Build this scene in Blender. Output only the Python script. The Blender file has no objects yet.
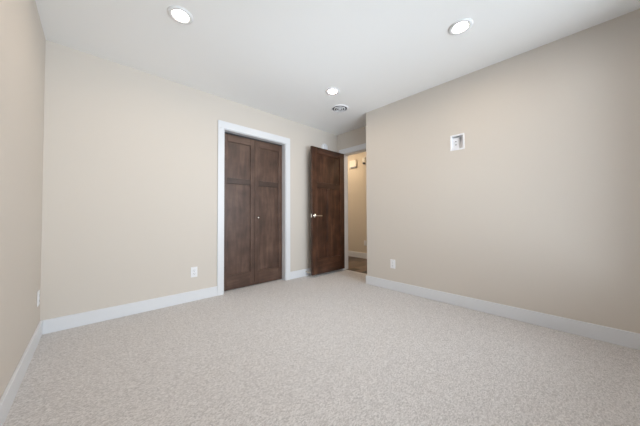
import bpy, bmesh, math
from mathutils import Matrix, Vector

SC = bpy.context.scene
COL = SC.collection

# ------------------------------------------------------------------ camera
F = Vector((0.68338204, 0.72976788, 0.02068389))
R = Vector((0.72997106, -0.68346817, -0.00367413))
U = Vector((-0.01145552, -0.01760948, 0.99977931))
cam_d = bpy.data.cameras.new('camera')
cam = bpy.data.objects.new('camera', cam_d)
COL.objects.link(cam)
m = Matrix((R, U, -F)).transposed().to_4x4()
m.translation = Vector((0.30387, -3.02141, 0.9580))
cam.matrix_world = m
cam_d.sensor_width = 36
cam_d.lens = 242.845 / 640 * 36
cam_d.shift_x = -0.0001
cam_d.shift_y = -0.00295
cam_d.clip_start = 0.02
SC.camera = cam

# ------------------------------------------------------------------ world, exposure, daylight
SC.view_settings.view_transform = 'Standard'
SC.view_settings.look = 'None'
SC.view_settings.gamma = 1
SC.view_settings.use_curve_mapping = False
SC.view_settings.exposure = 0.05
world = bpy.data.worlds.new('world')
SC.world = world
world.use_nodes = True
bg = world.node_tree.nodes['Background']
bg.inputs['Color'].default_value = (0.75, 0.86, 1.0, 1)
bg.inputs['Strength'].default_value = 1.0

WIN_W = 96.0        # daylight through the window behind the camera
LAMP = 170.0        # radiance of recessed lenses
HALL = 30.0          # radiance of the hallway lamp

# room numbers (metres)
H = 2.44
XD, XR, YC = 3.5665, 3.1554, -0.948     # door wall, right wall, outer corner
YF = -3.52                              # window wall behind the camera
TW = 0.115                              # wall thickness
HX = 4.815                              # far hallway wall
HB, BT = 0.1145, 0.015                  # baseboard height, thickness
WX0, WX1, WZ0, WZ1 = 0.50, 2.96, 0.38, 2.28   # window opening


def area_light(name, loc, rot, sx, sy, power, color):
    l = bpy.data.lights.new(name, 'AREA')
    l.shape = 'RECTANGLE'
    l.size, l.size_y = sx, sy
    l.energy = power
    l.color = color
    o = bpy.data.objects.new(name, l)
    o.location = loc
    o.rotation_euler = rot
    COL.objects.link(o)
    return o


# sky light at the outside of the window, facing into the room (+y)
area_light('window_daylight', ((WX0 + WX1) / 2, YF - TW - 0.04, (WZ0 + WZ1) / 2),
           (math.radians(90), 0, 0), WX1 - WX0, WZ1 - WZ0, WIN_W, (0.80, 0.91, 1.0))
# added fill light outside, aimed up through the window to brighten the ceiling
area_light('ceiling_fill', (1.8, YF - 2.6, -0.6), (math.radians(140), 0, 0), 9.0, 3.5, 190, (0.93, 0.97, 1.0))

# added fill light at the hallway's far end, unseen, brightening its lower wall
area_light('hallway_fill', (4.25, 2.25, 1.25), (math.radians(-90), 0, 0), 0.9, 1.9, 9, (1.0, 0.97, 0.92))


# ------------------------------------------------------------------ materials
def new_mat(name):
    mt = bpy.data.materials.new(name)
    mt.use_nodes = True
    nt = mt.node_tree
    return mt, nt, nt.nodes, nt.links, nt.nodes['Principled BSDF']


def plain(name, col, rough=0.5, metal=0.0, spec=0.5, bump=0.0, bscale=200):
    mt, nt, N, L, P = new_mat(name)
    P.inputs['Base Color'].default_value = (*col, 1)
    P.inputs['Roughness'].default_value = rough
    P.inputs['Metallic'].default_value = metal
    P.inputs['Specular IOR Level'].default_value = spec
    if bump:
        tc = N.new('ShaderNodeTexCoord')
        nz = N.new('ShaderNodeTexNoise')
        nz.inputs['Scale'].default_value = bscale
        nz.inputs['Detail'].default_value = 3
        bp = N.new('ShaderNodeBump')
        bp.inputs['Strength'].default_value = bump
        bp.inputs['Distance'].default_value = 0.002
        L.new(tc.outputs['Object'], nz.inputs['Vector'])
        L.new(nz.outputs['Fac'], bp.inputs['Height'])
        L.new(bp.outputs['Normal'], P.inputs['Normal'])
    return mt


def glow(name, col, strength):
    mt, nt, N, L, P = new_mat(name)
    P.inputs['Base Color'].default_value = (0.9, 0.9, 0.9, 1)
    P.inputs['Emission Color'].default_value = (*col, 1)
    P.inputs['Emission Strength'].default_value = strength
    return mt


def wood(name, horizontal, c0, c1, c2, rough=0.38):
    mt, nt, N, L, P = new_mat(name)
    tc = N.new('ShaderNodeTexCoord')
    mp = N.new('ShaderNodeMapping')
    mp.inputs['Scale'].default_value = (1.4, 9, 10) if horizontal else (10, 10, 1.4)
    L.new(tc.outputs['Object'], mp.inputs['Vector'])
    n1 = N.new('ShaderNodeTexNoise')
    n1.inputs['Scale'].default_value = 1.6
    n1.inputs['Detail'].default_value = 6
    n1.inputs['Distortion'].default_value = 0.9
    L.new(mp.outputs['Vector'], n1.inputs['Vector'])
    mp2 = N.new('ShaderNodeMapping')
    mp2.inputs['Scale'].default_value = (3, 3, 3)
    L.new(tc.outputs['Object'], mp2.inputs['Vector'])
    n2 = N.new('ShaderNodeTexNoise')
    n2.inputs['Scale'].default_value = 1.8
    n2.inputs['Detail'].default_value = 4
    L.new(mp2.outputs['Vector'], n2.inputs['Vector'])
    mx = N.new('ShaderNodeMath')
    mx.operation = 'MULTIPLY_ADD'
    mx.inputs[1].default_value = 0.5
    L.new(n1.outputs['Fac'], mx.inputs[0])
    sc = N.new('ShaderNodeMath')
    sc.operation = 'MULTIPLY'
    sc.inputs[1].default_value = 0.5
    L.new(n2.outputs['Fac'], sc.inputs[0])
    L.new(sc.outputs[0], mx.inputs[2])
    cr = N.new('ShaderNodeValToRGB')
    e = cr.color_ramp.elements
    e[0].position, e[0].color = 0.30, (*c0, 1)
    e[1].position, e[1].color = 0.70, (*c2, 1)
    k = e.new(0.5)
    k.color = (*c1, 1)
    L.new(mx.outputs[0], cr.inputs['Fac'])
    L.new(cr.outputs['Color'], P.inputs['Base Color'])
    P.inputs['Roughness'].default_value = rough
    bp = N.new('ShaderNodeBump')
    bp.inputs['Strength'].default_value = 0.12
    bp.inputs['Distance'].default_value = 0.002
    L.new(n1.outputs['Fac'], bp.inputs['Height'])
    L.new(bp.outputs['Normal'], P.inputs['Normal'])
    return mt


def carpet_mat():
    mt, nt, N, L, P = new_mat('carpet')
    tc = N.new('ShaderNodeTexCoord')
    mp = N.new('ShaderNodeMapping')
    mp.inputs['Scale'].default_value = (0.55, 1.0, 1.0)      # loops are longer along the rows (x)
    L.new(tc.outputs['Object'], mp.inputs['Vector'])
    vo = N.new('ShaderNodeTexVoronoi')
    vo.inputs['Scale'].default_value = 220
    L.new(mp.outputs['Vector'], vo.inputs['Vector'])
    nz = N.new('ShaderNodeTexNoise')
    nz.inputs['Scale'].default_value = 120
    nz.inputs['Detail'].default_value = 5
    nz.inputs['Roughness'].default_value = 0.7
    L.new(mp.outputs['Vector'], nz.inputs['Vector'])
    cell = N.new('ShaderNodeSeparateColor')
    L.new(vo.outputs['Color'], cell.inputs['Color'])
    add = N.new('ShaderNodeMath')
    add.operation = 'MULTIPLY_ADD'
    add.inputs[1].default_value = 0.35
    L.new(cell.outputs[0], add.inputs[0])
    hf = N.new('ShaderNodeMath')
    hf.operation = 'MULTIPLY'
    hf.inputs[1].default_value = 0.65
    L.new(nz.outputs['Fac'], hf.inputs[0])
    L.new(hf.outputs[0], add.inputs[2])
    cr = N.new('ShaderNodeValToRGB')
    e = cr.color_ramp.elements
    e[0].position, e[0].color = 0.22, (0.40, 0.372, 0.358, 1)
    e[1].position, e[1].color = 0.78, (0.78, 0.75, 0.73, 1)
    k = e.new(0.5)
    k.color = (0.61, 0.576, 0.558, 1)
    L.new(add.outputs[0], cr.inputs['Fac'])
    L.new(cr.outputs['Color'], P.inputs['Base Color'])
    P.inputs['Roughness'].default_value = 1.0
    P.inputs['Specular IOR Level'].default_value = 0.1
    P.inputs['Sheen Weight'].default_value = 0.15
    bp = N.new('ShaderNodeBump')
    bp.inputs['Strength'].default_value = 0.7
    bp.inputs['Distance'].default_value = 0.006
    L.new(add.outputs[0], bp.inputs['Height'])
    L.new(bp.outputs['Normal'], P.inputs['Normal'])
    return mt


def plank_mat():
    mt, nt, N, L, P = new_mat('hall_planks')
    tc = N.new('ShaderNodeTexCoord')
    br = N.new('ShaderNodeTexBrick')
    br.inputs['Scale'].default_value = 1.0
    br.inputs['Brick Width'].default_value = 1.1
    br.inputs['Row Height'].default_value = 0.15
    br.inputs['Mortar Size'].default_value = 0.002
    br.inputs['Color1'].default_value = (0.02, 0.011, 0.007, 1)
    br.inputs['Color2'].default_value = (0.26, 0.175, 0.12, 1)
    br.inputs['Mortar'].default_value = (0.015, 0.01, 0.008, 1)
    L.new(tc.outputs['Object'], br.inputs['Vector'])
    mp = N.new('ShaderNodeMapping')
    mp.inputs['Scale'].default_value = (1.5, 25, 1)
    L.new(tc.outputs['Object'], mp.inputs['Vector'])
    nz = N.new('ShaderNodeTexNoise')
    nz.inputs['Scale'].default_value = 2
    nz.inputs['Detail'].default_value = 5
    L.new(mp.outputs['Vector'], nz.inputs['Vector'])
    mx = N.new('ShaderNodeMix')
    mx.data_type = 'RGBA'
    mx.blend_type = 'OVERLAY'
    mx.inputs[0].default_value = 0.35
    L.new(br.outputs['Color'], mx.inputs[6])
    L.new(nz.outputs['Color'], mx.inputs[7])
    L.new(mx.outputs[2], P.inputs['Base Color'])
    P.inputs['Roughness'].default_value = 0.4
    return mt


def glass_mat():
    mt, nt, N, L, P = new_mat('window_glass')
    P.inputs['Base Color'].default_value = (1, 1, 1, 1)
    P.inputs['Roughness'].default_value = 0.0
    tr = N.new('ShaderNodeBsdfTransparent')
    gl = N.new('ShaderNodeBsdfGlossy')
    gl.inputs['Roughness'].default_value = 0.0
    fr = N.new('ShaderNodeFresnel')
    mx = N.new('ShaderNodeMixShader')
    L.new(fr.outputs[0], mx.inputs[0])
    L.new(tr.outputs[0], mx.inputs[1])
    L.new(gl.outputs[0], mx.inputs[2])
    L.new(mx.outputs[0], N['Material Output'].inputs['Surface'])
    return mt


M = {
    'wall': plain('beige_wall_paint', (0.645, 0.590, 0.530), 0.75, spec=0.3, bump=0.08, bscale=160),
    'hallwall': plain('hall_wall_paint', (0.66, 0.58, 0.47), 0.75, spec=0.3),
    'ceil': plain('ceiling_paint', (0.90, 0.90, 0.895), 0.9, spec=0.2, bump=0.08, bscale=120),
    'trim': plain('white_trim_paint', (0.74, 0.75, 0.775), 0.35),
    'plastic': plain('white_plastic', (0.84, 0.84, 0.86), 0.35),
    'ring': plain('lamp_ring_enamel', (0.78, 0.78, 0.785), 0.8, spec=0.2),
    'cream': plain('cream_plastic', (0.78, 0.74, 0.66), 0.45),
    'dark': plain('dark_slot', (0.03, 0.03, 0.035), 0.6),
    'grey': plain('socket_grey', (0.45, 0.45, 0.50), 0.5),
    'nickel': plain('brushed_nickel', (0.80, 0.76, 0.70), 0.22, metal=1.0),
    'rubber': plain('rubber_tip', (0.75, 0.76, 0.72), 0.7),
    'cloth_dark': plain('vent_throat', (0.10, 0.10, 0.11), 0.8),
    'concrete': plain('closet_paint', (0.5, 0.46, 0.4), 0.9),
    'lens': glow('lamp_lens', (1.0, 0.83, 0.65), LAMP),
    'hall_lens': glow('hall_lamp_lens', (1.0, 0.80, 0.56), HALL),
    'carpet': carpet_mat(),
    'planks': plank_mat(),
    'glass': glass_mat(),
    'cw_v': wood('closet_wood_upright', False, (0.040, 0.021, 0.014), (0.088, 0.047, 0.032), (0.150, 0.088, 0.062), 0.40),
    'cw_h': wood('closet_wood_rail', True, (0.040, 0.021, 0.014), (0.088, 0.047, 0.032), (0.150, 0.088, 0.062), 0.40),
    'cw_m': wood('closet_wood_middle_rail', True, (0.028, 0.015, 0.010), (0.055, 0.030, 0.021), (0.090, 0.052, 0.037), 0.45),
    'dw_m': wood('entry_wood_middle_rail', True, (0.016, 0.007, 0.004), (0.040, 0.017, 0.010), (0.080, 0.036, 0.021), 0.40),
    'dw_v': wood('entry_wood_upright', False, (0.016, 0.007, 0.004), (0.056, 0.024, 0.014), (0.125, 0.057, 0.033), 0.33),
    'dw_h': wood('entry_wood_rail', True, (0.016, 0.007, 0.004), (0.056, 0.024, 0.014), (0.125, 0.057, 0.033), 0.33),
}


# ------------------------------------------------------------------ mesh helpers
class MB:
    def __init__(s):
        s.bm = bmesh.new()
        s.mats = []

    def mi(s, mat):
        if mat not in s.mats:
            s.mats.append(mat)
        return s.mats.index(mat)

    def _merge(s, tmp, mat, smooth):
        i = s.mi(mat)
        for f in tmp.faces:
            f.material_index = i
            f.smooth = smooth
        me = bpy.data.meshes.new('tmp')
        tmp.to_mesh(me)
        tmp.free()
        # keep material indices of earlier geometry
        s.bm.from_mesh(me)
        bpy.data.meshes.remove(me)

    def box(s, a, b, mat, bev=0.0, seg=2):
        a, b = Vector(a), Vector(b)
        lo = Vector([min(a[i], b[i]) for i in range(3)])
        hi = Vector([max(a[i], b[i]) for i in range(3)])
        t = bmesh.new()
        bmesh.ops.create_cube(t, size=1.0, matrix=Matrix.Translation((lo + hi) / 2) @ Matrix.Diagonal((*(hi - lo), 1)))
        if bev:
            bmesh.ops.bevel(t, geom=t.edges[:], offset=bev, segments=seg, affect='EDGES', profile=0.5)
        s._merge(t, mat, False)
        return s

    def lathe(s, prof, mat, origin=(0, 0, 0), axis='Z', n=40, smooth=True, close=False):
        """prof: list of (radius, height) revolved round the axis through origin"""
        t = bmesh.new()
        rings = []
        for r, h in prof:
            if r < 1e-6:
                rings.append([t.verts.new((0, 0, h))])
            else:
                rings.append([t.verts.new((r * math.cos(2 * math.pi * k / n), r * math.sin(2 * math.pi * k / n), h)) for k in range(n)])
        pairs = list(zip(rings, rings[1:]))
        if close:
            pairs.append((rings[-1], rings[0]))
        for A, B in pairs:
            for k in range(n):
                k2 = (k + 1) % n
                if len(A) == 1 and len(B) == 1:
                    continue
                if len(A) == 1:
                    t.faces.new((A[0], B[k], B[k2]))
                elif len(B) == 1:
                    t.faces.new((A[k], B[0], A[k2]))
                else:
                    t.faces.new((A[k], B[k], B[k2], A[k2]))
        rot = {'Z': Matrix.Identity(4), 'X': Matrix.Rotation(math.pi / 2, 4, 'Y'),
               'Y': Matrix.Rotation(-math.pi / 2, 4, 'X'),
               '-Y': Matrix.Rotation(math.pi / 2, 4, 'X'), '-X': Matrix.Rotation(-math.pi / 2, 4, 'Y'),
               '-Z': Matrix.Rotation(math.pi, 4, 'X')}[axis]
        bmesh.ops.transform(t, matrix=Matrix.Translation(origin) @ rot, verts=t.verts[:])
        bmesh.ops.recalc_face_normals(t, faces=t.faces[:])
        s._merge(t, mat, smooth)
        return s

    def build(s, name, parent=None, loc=None):
        me = bpy.data.meshes.new(name)
        s.bm.to_mesh(me)
        s.bm.free()
        for mt in s.mats:
            me.materials.append(mt)
        o = bpy.data.objects.new(name, me)
        COL.objects.link(o)
        if parent is not None:
            o.parent = parent
        if loc is not None:
            o.location = loc
        return o


def tag(o, label, cat=None, group=None, kind=None):
    if label: o['label'] = label
    if cat: o['category'] = cat
    if group: o['group'] = group
    if kind: o['kind'] = kind
    return o


def empty(name, loc, rz=0.0):
    o = bpy.data.objects.new(name, None)
    o.empty_display_size = 0.1
    o.location = loc
    o.rotation_euler = (0, 0, rz)
    COL.objects.link(o)
    return o


def copy_tree(o, parent=None):
    c = o.copy()
    COL.objects.link(c)
    if parent is not None:
        c.parent = parent
    for ch in list(o.children):
        copy_tree(ch, c)
    return c


def struct(o, label, cat):
    return tag(o, label, cat, kind='structure')


# ------------------------------------------------------------------ the shell
b = MB(); b.box((-TW, YF - TW, -0.1), (3.635, 0.0, 0.0), M['carpet'])
struct(b.build('floor'), 'beige looped carpet covering the empty bedroom floor', 'carpet floor')
b = MB(); b.box((3.6351, -2.2, -0.1), (HX + TW, 2.4, -0.004), M['planks'])
struct(b.build('floor_hallway'), 'dark brown plank floor seen through the open doorway', 'wood floor')
b = MB(); b.box((-TW, YF - TW, H), (HX + TW, 2.4, H + 0.12), M['ceil'])
struct(b.build('ceiling'), 'smooth white ceiling with recessed lights', 'ceiling')
b = MB(); b.box((-TW, YF, 0), (0, 0, H), M['wall'])
struct(b.build('wall_left'), 'beige wall at the left edge of the photo', 'wall')

CX0, CX1, HZ = 1.490, 2.421, 2.055       # closet opening
b = MB()
b.box((-TW, 0, 0), (CX0, TW, H), M['wall']).box((CX1, 0, 0), (XD, TW, H), M['wall']).box((CX0, 0, HZ), (CX1, TW, H), M['wall'])
struct(b.build('wall_back'), 'long beige wall holding the closet doors', 'wall')
b = MB()
b.box((0.9, 0.75, 0), (3.0, 0.80, H), M['concrete']).box((0.9, TW, 0), (0.95, 0.75, H), M['concrete']).box((2.95, TW, 0), (3.0, 0.75, H), M['concrete'])
b.box((0.9, 0.0, -0.1), (3.0, 0.80, 0.0), M['carpet'])
struct(b.build('wall_closet'), 'inside of the closet behind the folding doors', 'wall')

# right wall with the niche of the recessed media box
TY0, TY1, TZ0, TZ1 = -2.207, -2.066, 1.662, 1.832
ni = 0.014
b = MB()
ny0, ny1, nz0, nz1 = TY0 + ni, TY1 - ni, TZ0 + ni, TZ1 - ni
b.box((XR, YF, 0), (XD, ny0, H), M['wall']).box((XR, ny1, 0), (XD, YC, H), M['wall'])
b.box((XR, ny0, 0), (XD, ny1, nz0), M['wall']).box((XR, ny0, nz1), (XD, ny1, H), M['wall'])
b.box((XR + 0.09, ny0, nz0), (XD, ny1, nz1), M['wall'])
struct(b.build('wall_right'), 'beige wall filling the right side of the photo', 'wall')

# door wall (nook) with entry opening
DY1, DY0, DZ = -0.142, -0.912, 2.062
b = MB()
b.box((XD, DY1, 0), (XD + TW, 2.4, H), M['wall']).box((XD, -2.2, 0), (XD + TW, DY0, H), M['wall']).box((XD, DY0, DZ), (XD + TW, DY1, H), M['wall'])
struct(b.build('wall_doorway'), 'beige wall above and around the open doorway', 'wall')
b = MB()
b.box((HX, -2.2, 0), (HX + TW, 2.4, H), M['hallwall'])
struct(b.build('wall_hallway'), 'tan hallway wall seen through the open doorway', 'wall')
b = MB(); b.box((XD + TW, 2.3, 0), (HX, 2.4, H), M['hallwall'])
struct(b.build('wall_hallway_north'), 'far end wall of the hallway out of sight', 'wall')
b = MB(); b.box((XD + TW, -2.2, 0), (HX, -2.1, H), M['hallwall'])
struct(b.build('wall_hallway_south'), 'near end wall of the hallway out of sight', 'wall')
# window wall behind the camera
b = MB()
b.box((-TW, YF - TW, 0), (WX0, YF, H), M['wall']).box((WX1, YF - TW, 0), (XD, YF, H), M['wall'])
b.box((WX0, YF - TW, 0), (WX1, YF, WZ0), M['wall']).box((WX0, YF - TW, WZ1), (WX1, YF, H), M['wall'])
struct(b.build('wall_front'), 'beige wall with the window behind the camera', 'wall')

w = empty('window_1', ((WX0 + WX1) / 2, YF, WZ0))
struct(w, 'white framed sliding window behind the camera', 'window')
hw, hh = (WX1 - WX0) / 2, WZ1 - WZ0
b = MB()
for x0, x1 in ((-hw, -hw + .05), (hw - .05, hw), (-.03, .03)):
    b.box((x0, -0.09, 0), (x1, -0.04, hh), M['trim'], .004)
for z0, z1 in ((0, .05), (hh - .05, hh)):
    b.box((-hw, -0.09, z0), (hw, -0.04, z1), M['trim'], .004)
b.build('window_frame', w)
b = MB()
for x0, x1 in ((-hw - .08, -hw), (hw, hw + .08)):
    b.box((x0, 0, -.09), (x1, .015, hh + .09), M['trim'], .003)
for z0, z1 in ((-.09, 0), (hh, hh + .09)):
    b.box((-hw, 0, z0), (hw, .015, z1), M['trim'], .003)
b.build('window_casing', w)
for x0, x1 in ((-hw + .05, -.03), (.03, hw - .05)):
    b = MB(); b.box((x0, -.068, .05), (x1, -.064, hh - .05), M['glass'])
    b.build('pane', w)


# ------------------------------------------------------------------ baseboards
def board(name, a, c, label):
    b = MB(); b.box(a, c, M['trim'], 0.003, 2)
    return struct(b.build(name), label, 'baseboard')


CW = 0.0765    # casing width
board('baseboard_left', (0, YF + .001, 0), (BT, 0, HB), 'white baseboard along the left wall')
board('baseboard_back', (BT, -BT, 0), (CX0 - CW, 0, HB), 'long white baseboard left of the closet')
board('baseboard_back_short', (CX1 + CW, -BT, 0), (XD, 0, HB), 'short white baseboard between closet and open door')
board('baseboard_right', (XR - BT, YF + .001, 0), (XR, YC + BT, HB), 'white baseboard along the right wall')
board('baseboard_corner', (XR, YC, 0), (XD - BT, YC + BT, HB), 'white baseboard around the outer corner beside doorway')
board('baseboard_front', (BT, YF, 0), (XR - BT, YF + BT, HB), 'white baseboard under the window behind the camera')
board('baseboard_hallway', (HX - BT, -2.09, -.004), (HX, 2.29, 0.122), 'white baseboard of the hallway beyond the doorway')


# ------------------------------------------------------------------ casings and jambs
def frame_trim(name, label, parts, cat='door casing'):
    b = MB()
    for a, c in parts:
        b.box(a, c, M['trim'], 0.0025, 2)
    return struct(b.build(name), label, cat)


CT = 0.018
frame_trim('trim_1', 'white casing and jamb framing the closet doors', [
    ((CX0 - CW, -CT, 0), (CX0, 0, HZ)), ((CX1, -CT, 0), (CX1 + CW, 0, HZ)), ((CX0 - CW, -CT, HZ), (CX1 + CW, 0, HZ + .09)),
    ((CX0 - .001, -.004, 0), (CX0 + .008, TW, HZ)), ((CX1 - .008, -.004, 0), (CX1 + .001, TW, HZ)), ((CX0, -.004, HZ - .008), (CX1, TW, HZ + .001))])
frame_trim('trim_2', 'white casing and jamb framing the open doorway', [
    ((XD - CT, DY1, 0), (XD, DY1 + CW, DZ)), ((XD - CT, DY0 - .034, 0), (XD, DY0, DZ)), ((XD - CT, DY0 - .034, DZ), (XD, DY1 + CW, DZ + .088)),
    ((XD - .004, DY1 - .008, 0), (XD + TW - .006, DY1 + .001, DZ)), ((XD - .004, DY0 - .001, 0), (XD + TW + .004, DY0 + .008, DZ)),
    ((XD - .004, DY0, DZ - .008), (XD + TW + .004, DY1, DZ + .001)),
    ((XD + TW, DY1, 0), (XD + TW + CT, DY1 + CW, DZ)), ((XD + TW, DY0 - CW, 0), (XD + TW + CT, DY0, DZ)), ((XD + TW, DY0 - CW, DZ), (XD + TW + CT, DY1 + CW, DZ + .088))])
b = MB(); b.box((3.628, DY0 + .008, -.004), (3.644, DY1 - .008, .004), M['dw_h'], .003)
struct(b.build('trim_3'), 'thin dark strip where carpet meets the hallway planks', 'threshold strip')


# ------------------------------------------------------------------ doors
def panelled(wd, z0, z1, yf, th, stiles, rails, panels, mv, mh, mm, mulls=()):
    """frame mesh; front face at y=yf (looking -y), thickness th; stiles/rails in x/z ranges"""
    b = MB()
    for x0, x1 in stiles:
        b.box((x0, yf, z0), (x1, yf + th, z1), mv, .003, 2)
    xa, xb = stiles[0][1], stiles[-1][0]
    for q, (r0, r1) in enumerate(rails):
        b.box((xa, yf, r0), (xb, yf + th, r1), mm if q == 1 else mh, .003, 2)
    for x0, x1, r0, r1 in mulls:
        b.box((x0, yf, r0), (x1, yf + th, r1), mv, .003, 2)
    return b


CY = 0.075      # closet door front face
d1 = struct(empty('door_1', ((CX0 + CX1) / 2, CY, 0)), 'closed pair of dark brown folding closet doors', 'closet door')
gap = 0.010
half = (CX1 - CX0) / 2
sx0, sx1 = -half + .012, -0.0015
SW = 0.064
leaf_rails = [(0.012, 0.198), (1.388, 1.462), (1.935, 2.030)]


def leaf(xa, xb, label):
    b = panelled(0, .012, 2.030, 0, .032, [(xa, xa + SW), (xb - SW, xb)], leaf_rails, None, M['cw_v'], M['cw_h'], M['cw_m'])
    lf = b.build('door_leaf', d1)
    lf['label'] = label
    for z0, z1 in ((.198, 1.388), (1.462, 1.935)):
        p = MB(); p.box((xa + SW - .006, .014, z0 - .006), (xb - SW + .006, .022, z1 + .006), M['cw_v'])
        p.build('door_panel', lf)
    return lf


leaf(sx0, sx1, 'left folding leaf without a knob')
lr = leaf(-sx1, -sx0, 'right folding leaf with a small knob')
b = MB()
b.lathe([(0, 0), (.011, 0), (.011, .003), (.006, .006), (.005, .014), (.010, .018), (.0145, .023), (.0145, .028), (.010, .033), (0, .034)],
        M['nickel'], (2.000 - (CX0 + CX1) / 2, 0, .940), '-Y', 28)
k = b.build('door_knob', lr)
k['label'] = 'small round nickel knob'
# header track the leaves hang from
b = MB(); b.box((-half + .01, .004, 2.036), (half - .01, .028, 2.047), M['dark'])
b.build('door_track', d1)

# entry door, open 90 degrees in front of the back wall
EX0, EX1, EYF, ETH = 2.787, 3.548, -.187, .035
d2 = struct(empty('door_2', (EX1, EYF + ETH, 0)), 'dark brown panelled entry door standing open against back wall', 'door')
ox, oy = EX1, EYF + ETH


def L2(x): return x - ox


yf = -ETH
z0, z1 = .040, 2.057
stl = [(L2(EX0), L2(EX0 + .115)), (L2(EX1 - .115), L2(EX1))]
ml = (L2((EX0 + EX1) / 2 - .048), L2((EX0 + EX1) / 2 + .048))
b = panelled(0, z0, z1, yf, ETH, stl, [(z0, .284), (1.411, 1.500), (1.955, z1)], None, M['dw_v'], M['dw_h'], M['dw_m'], [(ml[0], ml[1], .284, 1.411)])
fr = b.build('door_frame', d2)
for x0, x1, za, zb in ((stl[0][1], stl[1][0], 1.500, 1.955), (stl[0][1], ml[0], .284, 1.411), (ml[1], stl[1][0], .284, 1.411)):
    p = MB(); p.box((x0 - .006, yf + .0145, za - .006), (x1 + .006, yf + ETH - .0145, zb + .006), M['dw_v'])
    p.build('door_panel', fr)
# lever handle on both faces
LX, LZ = L2(EX0 + .060), .965
for sgn, y0, ax in ((-1, yf, '-Y'), (1, 0.0, 'Y')):
    b = MB()
    b.lathe([(0, 0), (.033, 0), (.033, .004), (.028, .009), (.012, .011), (.0115, .040), (0, .040)], M['nickel'], (LX, y0, LZ), ax, 32)
    ya, yb = sorted((y0 + sgn * .036, y0 + sgn * .050))
    b.box((LX - .012, ya, LZ - .011), (LX + .118, yb, LZ + .009), M['nickel'], .006, 3)
    h = b.build('door_handle', d2)
    h['label'] = 'satin nickel lever handle'
b = MB()
b.box((L2(EX0) - .0012, yf + .005, LZ - .030), (L2(EX0) + .002, yf + .030, LZ + .030), M['nickel'], .0008, 1)
b.box((L2(EX0) - .010, yf + .010, LZ - .009), (L2(EX0), yf + .024, LZ + .009), M['nickel'], .003, 2)
b.build('latch_plate', d2)['label'] = 'nickel latch plate on the door edge'
for hz in (.25, 1.05, 1.85):
    b = MB()
    b.lathe([(0, 0), (.006, 0), (.006, .09), (0, .09)], M['nickel'], (.006, .004, hz), 'Z', 16)
    b.box((-.03, -.0005, hz), (.006, .0015, hz + .09), M['nickel'])
    b.build('hinge', d2)


# ------------------------------------------------------------------ ceiling lights
def make_light():
    t = empty('recessed_light', (0, 0, H))
    b = MB()
    b.lathe([(.084, 0), (.083, -.005), (.074, -.010), (.060, -.009), (.054, -.007), (.048, -.001), (.048, 0)], M['ring'], n=56)
    b.build('trim_ring', t)
    b = MB()
    b.lathe([(.0, -.0025), (.044, -.002), (.049, -.0015), (.049, .0)], M['lens'], n=56)
    b.build('lens', t)
    return t


spots = [((0.759, -1.041), 'glowing round recessed ceiling light nearest the left wall'),
         ((2.394, -2.409), 'glowing round recessed ceiling light nearest the right wall'),
         ((2.365, -1.044), 'glowing round recessed ceiling light closest to the ceiling vent'),
         ((0.759, -2.409), 'recessed ceiling light above the camera, out of the picture')]
first = make_light()
for i, ((x, y), lab) in enumerate(spots):
    o = first if i == 0 else copy_tree(first)
    o.location = (x, y, H)
    tag(o, lab, 'ceiling light', 'recessed lights in the bedroom ceiling')

# hallway lamp (its light warms the hall)
t = empty('hallway_ceiling_light', (4.25, 0.75, H))
b = MB(); b.lathe([(0, 0), (.15, 0), (.15, -.02), (.14, -.025), (0, -.025)], M['plastic'], n=48); b.build('lamp_base', t)
b = MB(); b.lathe([(.138, -.02), (.135, -.05), (.11, -.075), (.06, -.09), (0, -.095)], M['hall_lens'], n=48); b.build('lamp_shade', t)
tag(t, 'warm dome light on the hallway ceiling beyond the chime, out of sight', 'ceiling light', 'hallway ceiling lights')
t2 = copy_tree(t)  # second dome, unseen, added to light the hall more evenly
t2.location = (4.25, -1.0, H)
t2['label'] = 'added warm dome light behind the right wall, unseen, brightening the hallway'

# round air diffuser
t = empty('ceiling_vent', (2.768, -.791, H))
b = MB(); b.lathe([(.122, 0), (.121, -.004), (.112, -.010), (.104, -.012), (.100, -.008), (.100, 0)], M['plastic'], n=64, close=True)
b.build('outer_ring', t)
for r, z in ((.080, -.014), (.050, -.016)):
    b = MB(); b.lathe([(r, z + .004), (r - .002, z), (r - .013, z - .002), (r - .015, z + .001), (r - .013, z + .003)], M['plastic'], n=64, close=True)
    b.build('cone_ring', t)
b = MB(); b.lathe([(0, -.018), (.016, -.018), (.020, -.015), (.018, -.008), (0, -.008)], M['plastic'], n=40); b.build('center_cap', t)
b = MB(); b.lathe([(.101, -.0015), (0, -.0015)], M['cloth_dark'], n=48); b.build('throat', t)['label'] = 'dark opening behind the rings'
for a, c in (((-.098, -.003, -.012), (.098, .003, -.009)), ((-.003, -.098, -.012), (.003, .098, -.009))):
    b = MB(); b.box(a, c, M['plastic']); b.build('spoke', t)
tag(t, 'round white air vent with concentric rings on the ceiling', 'air vent')


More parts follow.
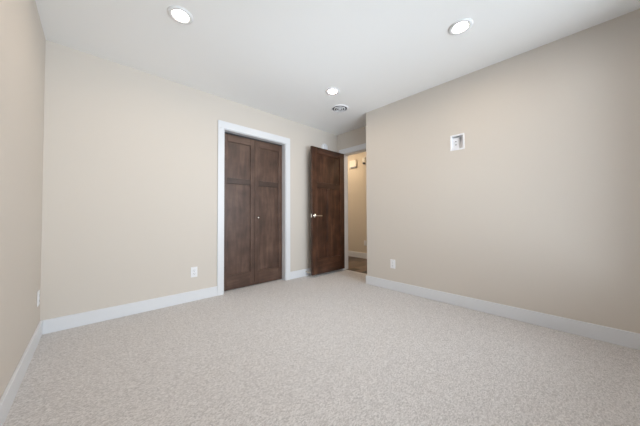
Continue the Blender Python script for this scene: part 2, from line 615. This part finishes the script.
# ------------------------------------------------------------------ wall outlets (local frame: wall plane y=0, front towards -y)
def make_outlet():
    t = empty('wall_outlet', (0, 0, 0))
    b = MB(); b.box((-.035, -.006, -.0575), (.035, 0, .0575), M['plastic'], .003, 3); b.build('cover_plate', t)
    for z in (-.020, .020):
        b = MB()
        b.box((-.0165, -.0085, z - .0145), (.0165, -.005, z + .0145), M['plastic'], .003, 2)
        b.box((-.0085, -.0090, z - .001), (-.0060, -.0080, z + .0085), M['dark'])
        b.box((.0060, -.0090, z - .001), (.0085, -.0080, z + .0075), M['dark'])
        b.lathe([(0, 0), (.0028, 0), (.0028, .0008), (0, .0008)], M['dark'], (0, -.0083, z - .008), '-Y', 12)
        b.build('socket', t)
    b = MB(); b.lathe([(0, 0), (.003, 0), (.0025, .0012), (0, .0014)], M['grey'], (0, -.006, 0), '-Y', 14); b.build('screw', t)
    return t


o0 = make_outlet()
for i, (loc, rz, lab) in enumerate([
        ((1.157, 0, .325), 0, 'white duplex outlet on back wall left of the closet'),
        ((XR, -1.356, .335), -math.pi / 2, 'white duplex outlet low on the right wall near corner'),
        ((0, -.130, .327), math.pi / 2, 'white outlet on the left wall, seen almost edge-on'),
        ((HX, .300, .346), -math.pi / 2, 'white outlet on the hallway wall through the doorway')]):
    o = o0 if i == 0 else copy_tree(o0)
    o.location = loc
    o.rotation_euler = (0, 0, rz)
    tag(o, lab, 'outlet', 'wall outlets')

# ------------------------------------------------------------------ recessed media box high on the right wall
t = empty('recessed_outlet_box', (XR, (TY0 + TY1) / 2, (TZ0 + TZ1) / 2), -math.pi / 2)
# local: x runs to world -y ; depth +y is into the wall
wx, wz = (TY1 - TY0) / 2, (TZ1 - TZ0) / 2
fi = .016
b = MB()
b.box((-wx, -.004, -wz), (-wx + fi, 0, wz), M['plastic'], .0015, 1).box((wx - fi, -.004, -wz), (wx, 0, wz), M['plastic'], .0015, 1)
b.box((-wx + fi, -.004, wz - fi), (wx - fi, 0, wz), M['plastic'], .0015, 1).box((-wx + fi, -.004, -wz), (wx - fi, 0, -wz + fi), M['plastic'], .0015, 1)
b.build('face_frame', t)
b = MB()
ix, iz, dp = wx - ni - .0005, wz - ni - .0005, .060
b.box((-ix, -.001, -iz), (-ix + .002, dp, iz), M['plastic']).box((ix - .002, -.001, -iz), (ix, dp, iz), M['plastic'])
b.box((-ix, -.001, iz - .002), (ix, dp, iz), M['plastic']).box((-ix, -.001, -iz), (ix, dp, -iz + .002), M['plastic'])
b.box((-ix, dp - .002, -iz), (ix, dp, iz), M['plastic'])
b.build('back_box', t)
b = MB(); b.box((-.054, dp - .032, -.066), (.014, dp - .003, .060), M['plastic'], .003, 2); b.build('insert_plate', t)
for z in (.017, -.019):
    b = MB()
    b.box((-.036, dp - .034, z - .013), (-.004, dp - .030, z + .013), M['plastic'], .003, 2)
    b.box((-.025, dp - .0352, z - .005), (-.015, dp - .0335, z + .005), M['dark'], .002, 1)
    b.build('socket', t)
tag(t, 'white recessed outlet box high on the right wall', 'outlet box')

# ------------------------------------------------------------------ small wall devices
t = empty('smoke_alarm', (3.235, 0, 2.150))
b = MB(); b.lathe([(0, 0), (.070, 0), (.070, .012), (.066, .026), (.052, .036), (.020, .040), (0, .040)], M['plastic'], (0, 0, 0), '-Y', 48); b.build('alarm_cover', t)
b = MB(); b.lathe([(.038, 0), (.041, .002), (.036, .002)], M['grey'], (0, -.0385, 0), '-Y', 40, close=True); b.build('grille_ring', t)
tag(t, 'round white alarm on the wall just above the open door', 'smoke alarm')

t = empty('door_chime', (HX, .617, 2.190), -math.pi / 2)
b = MB(); b.box((-.095, -.050, -.075), (.095, 0, .080), M['cream'], .007, 3); b.build('chime_cover', t)
b = MB(); b.box((-.088, -.042, -.090), (.088, 0, -.0755), M['grey'], .003, 2); b.build('chime_base', t)
tag(t, 'cream boxy door chime high on the hallway wall', 'door chime')

t = empty('wall_sensor', (HX, .300, 2.215), -math.pi / 2)
b = MB(); b.box((-.045, -.045, -.07), (.045, 0, .075), M['cream'], .02, 4); b.build('sensor_body', t)
b = MB(); b.box((-.022, -.060, -.085), (.030, -.008, -.045), M['dark'], .01, 3); b.build('sensor_lens', t)['label'] = 'dark lower lens'
tag(t, 'small rounded cream sensor beside the chime, half hidden', 'sensor')

# door stop on the short baseboard, touching the back of the open door
t = empty('door_stop', (2.806, -BT, .072))
b = MB()
b.lathe([(0, 0), (.014, 0), (.014, .004), (.006, .010), (.0055, .095), (0, .095)], M['nickel'], (0, 0, 0), '-Y', 24); b.build('stop_rod', t)
b = MB(); b.lathe([(0, .095), (.010, .095), (.011, .100), (.011, .115), (.009, .121), (0, .121)], M['rubber'], (0, 0, 0), '-Y', 24); b.build('rubber_tip', t)
tag(t, 'small door stop on baseboard behind the open door', 'door stop')
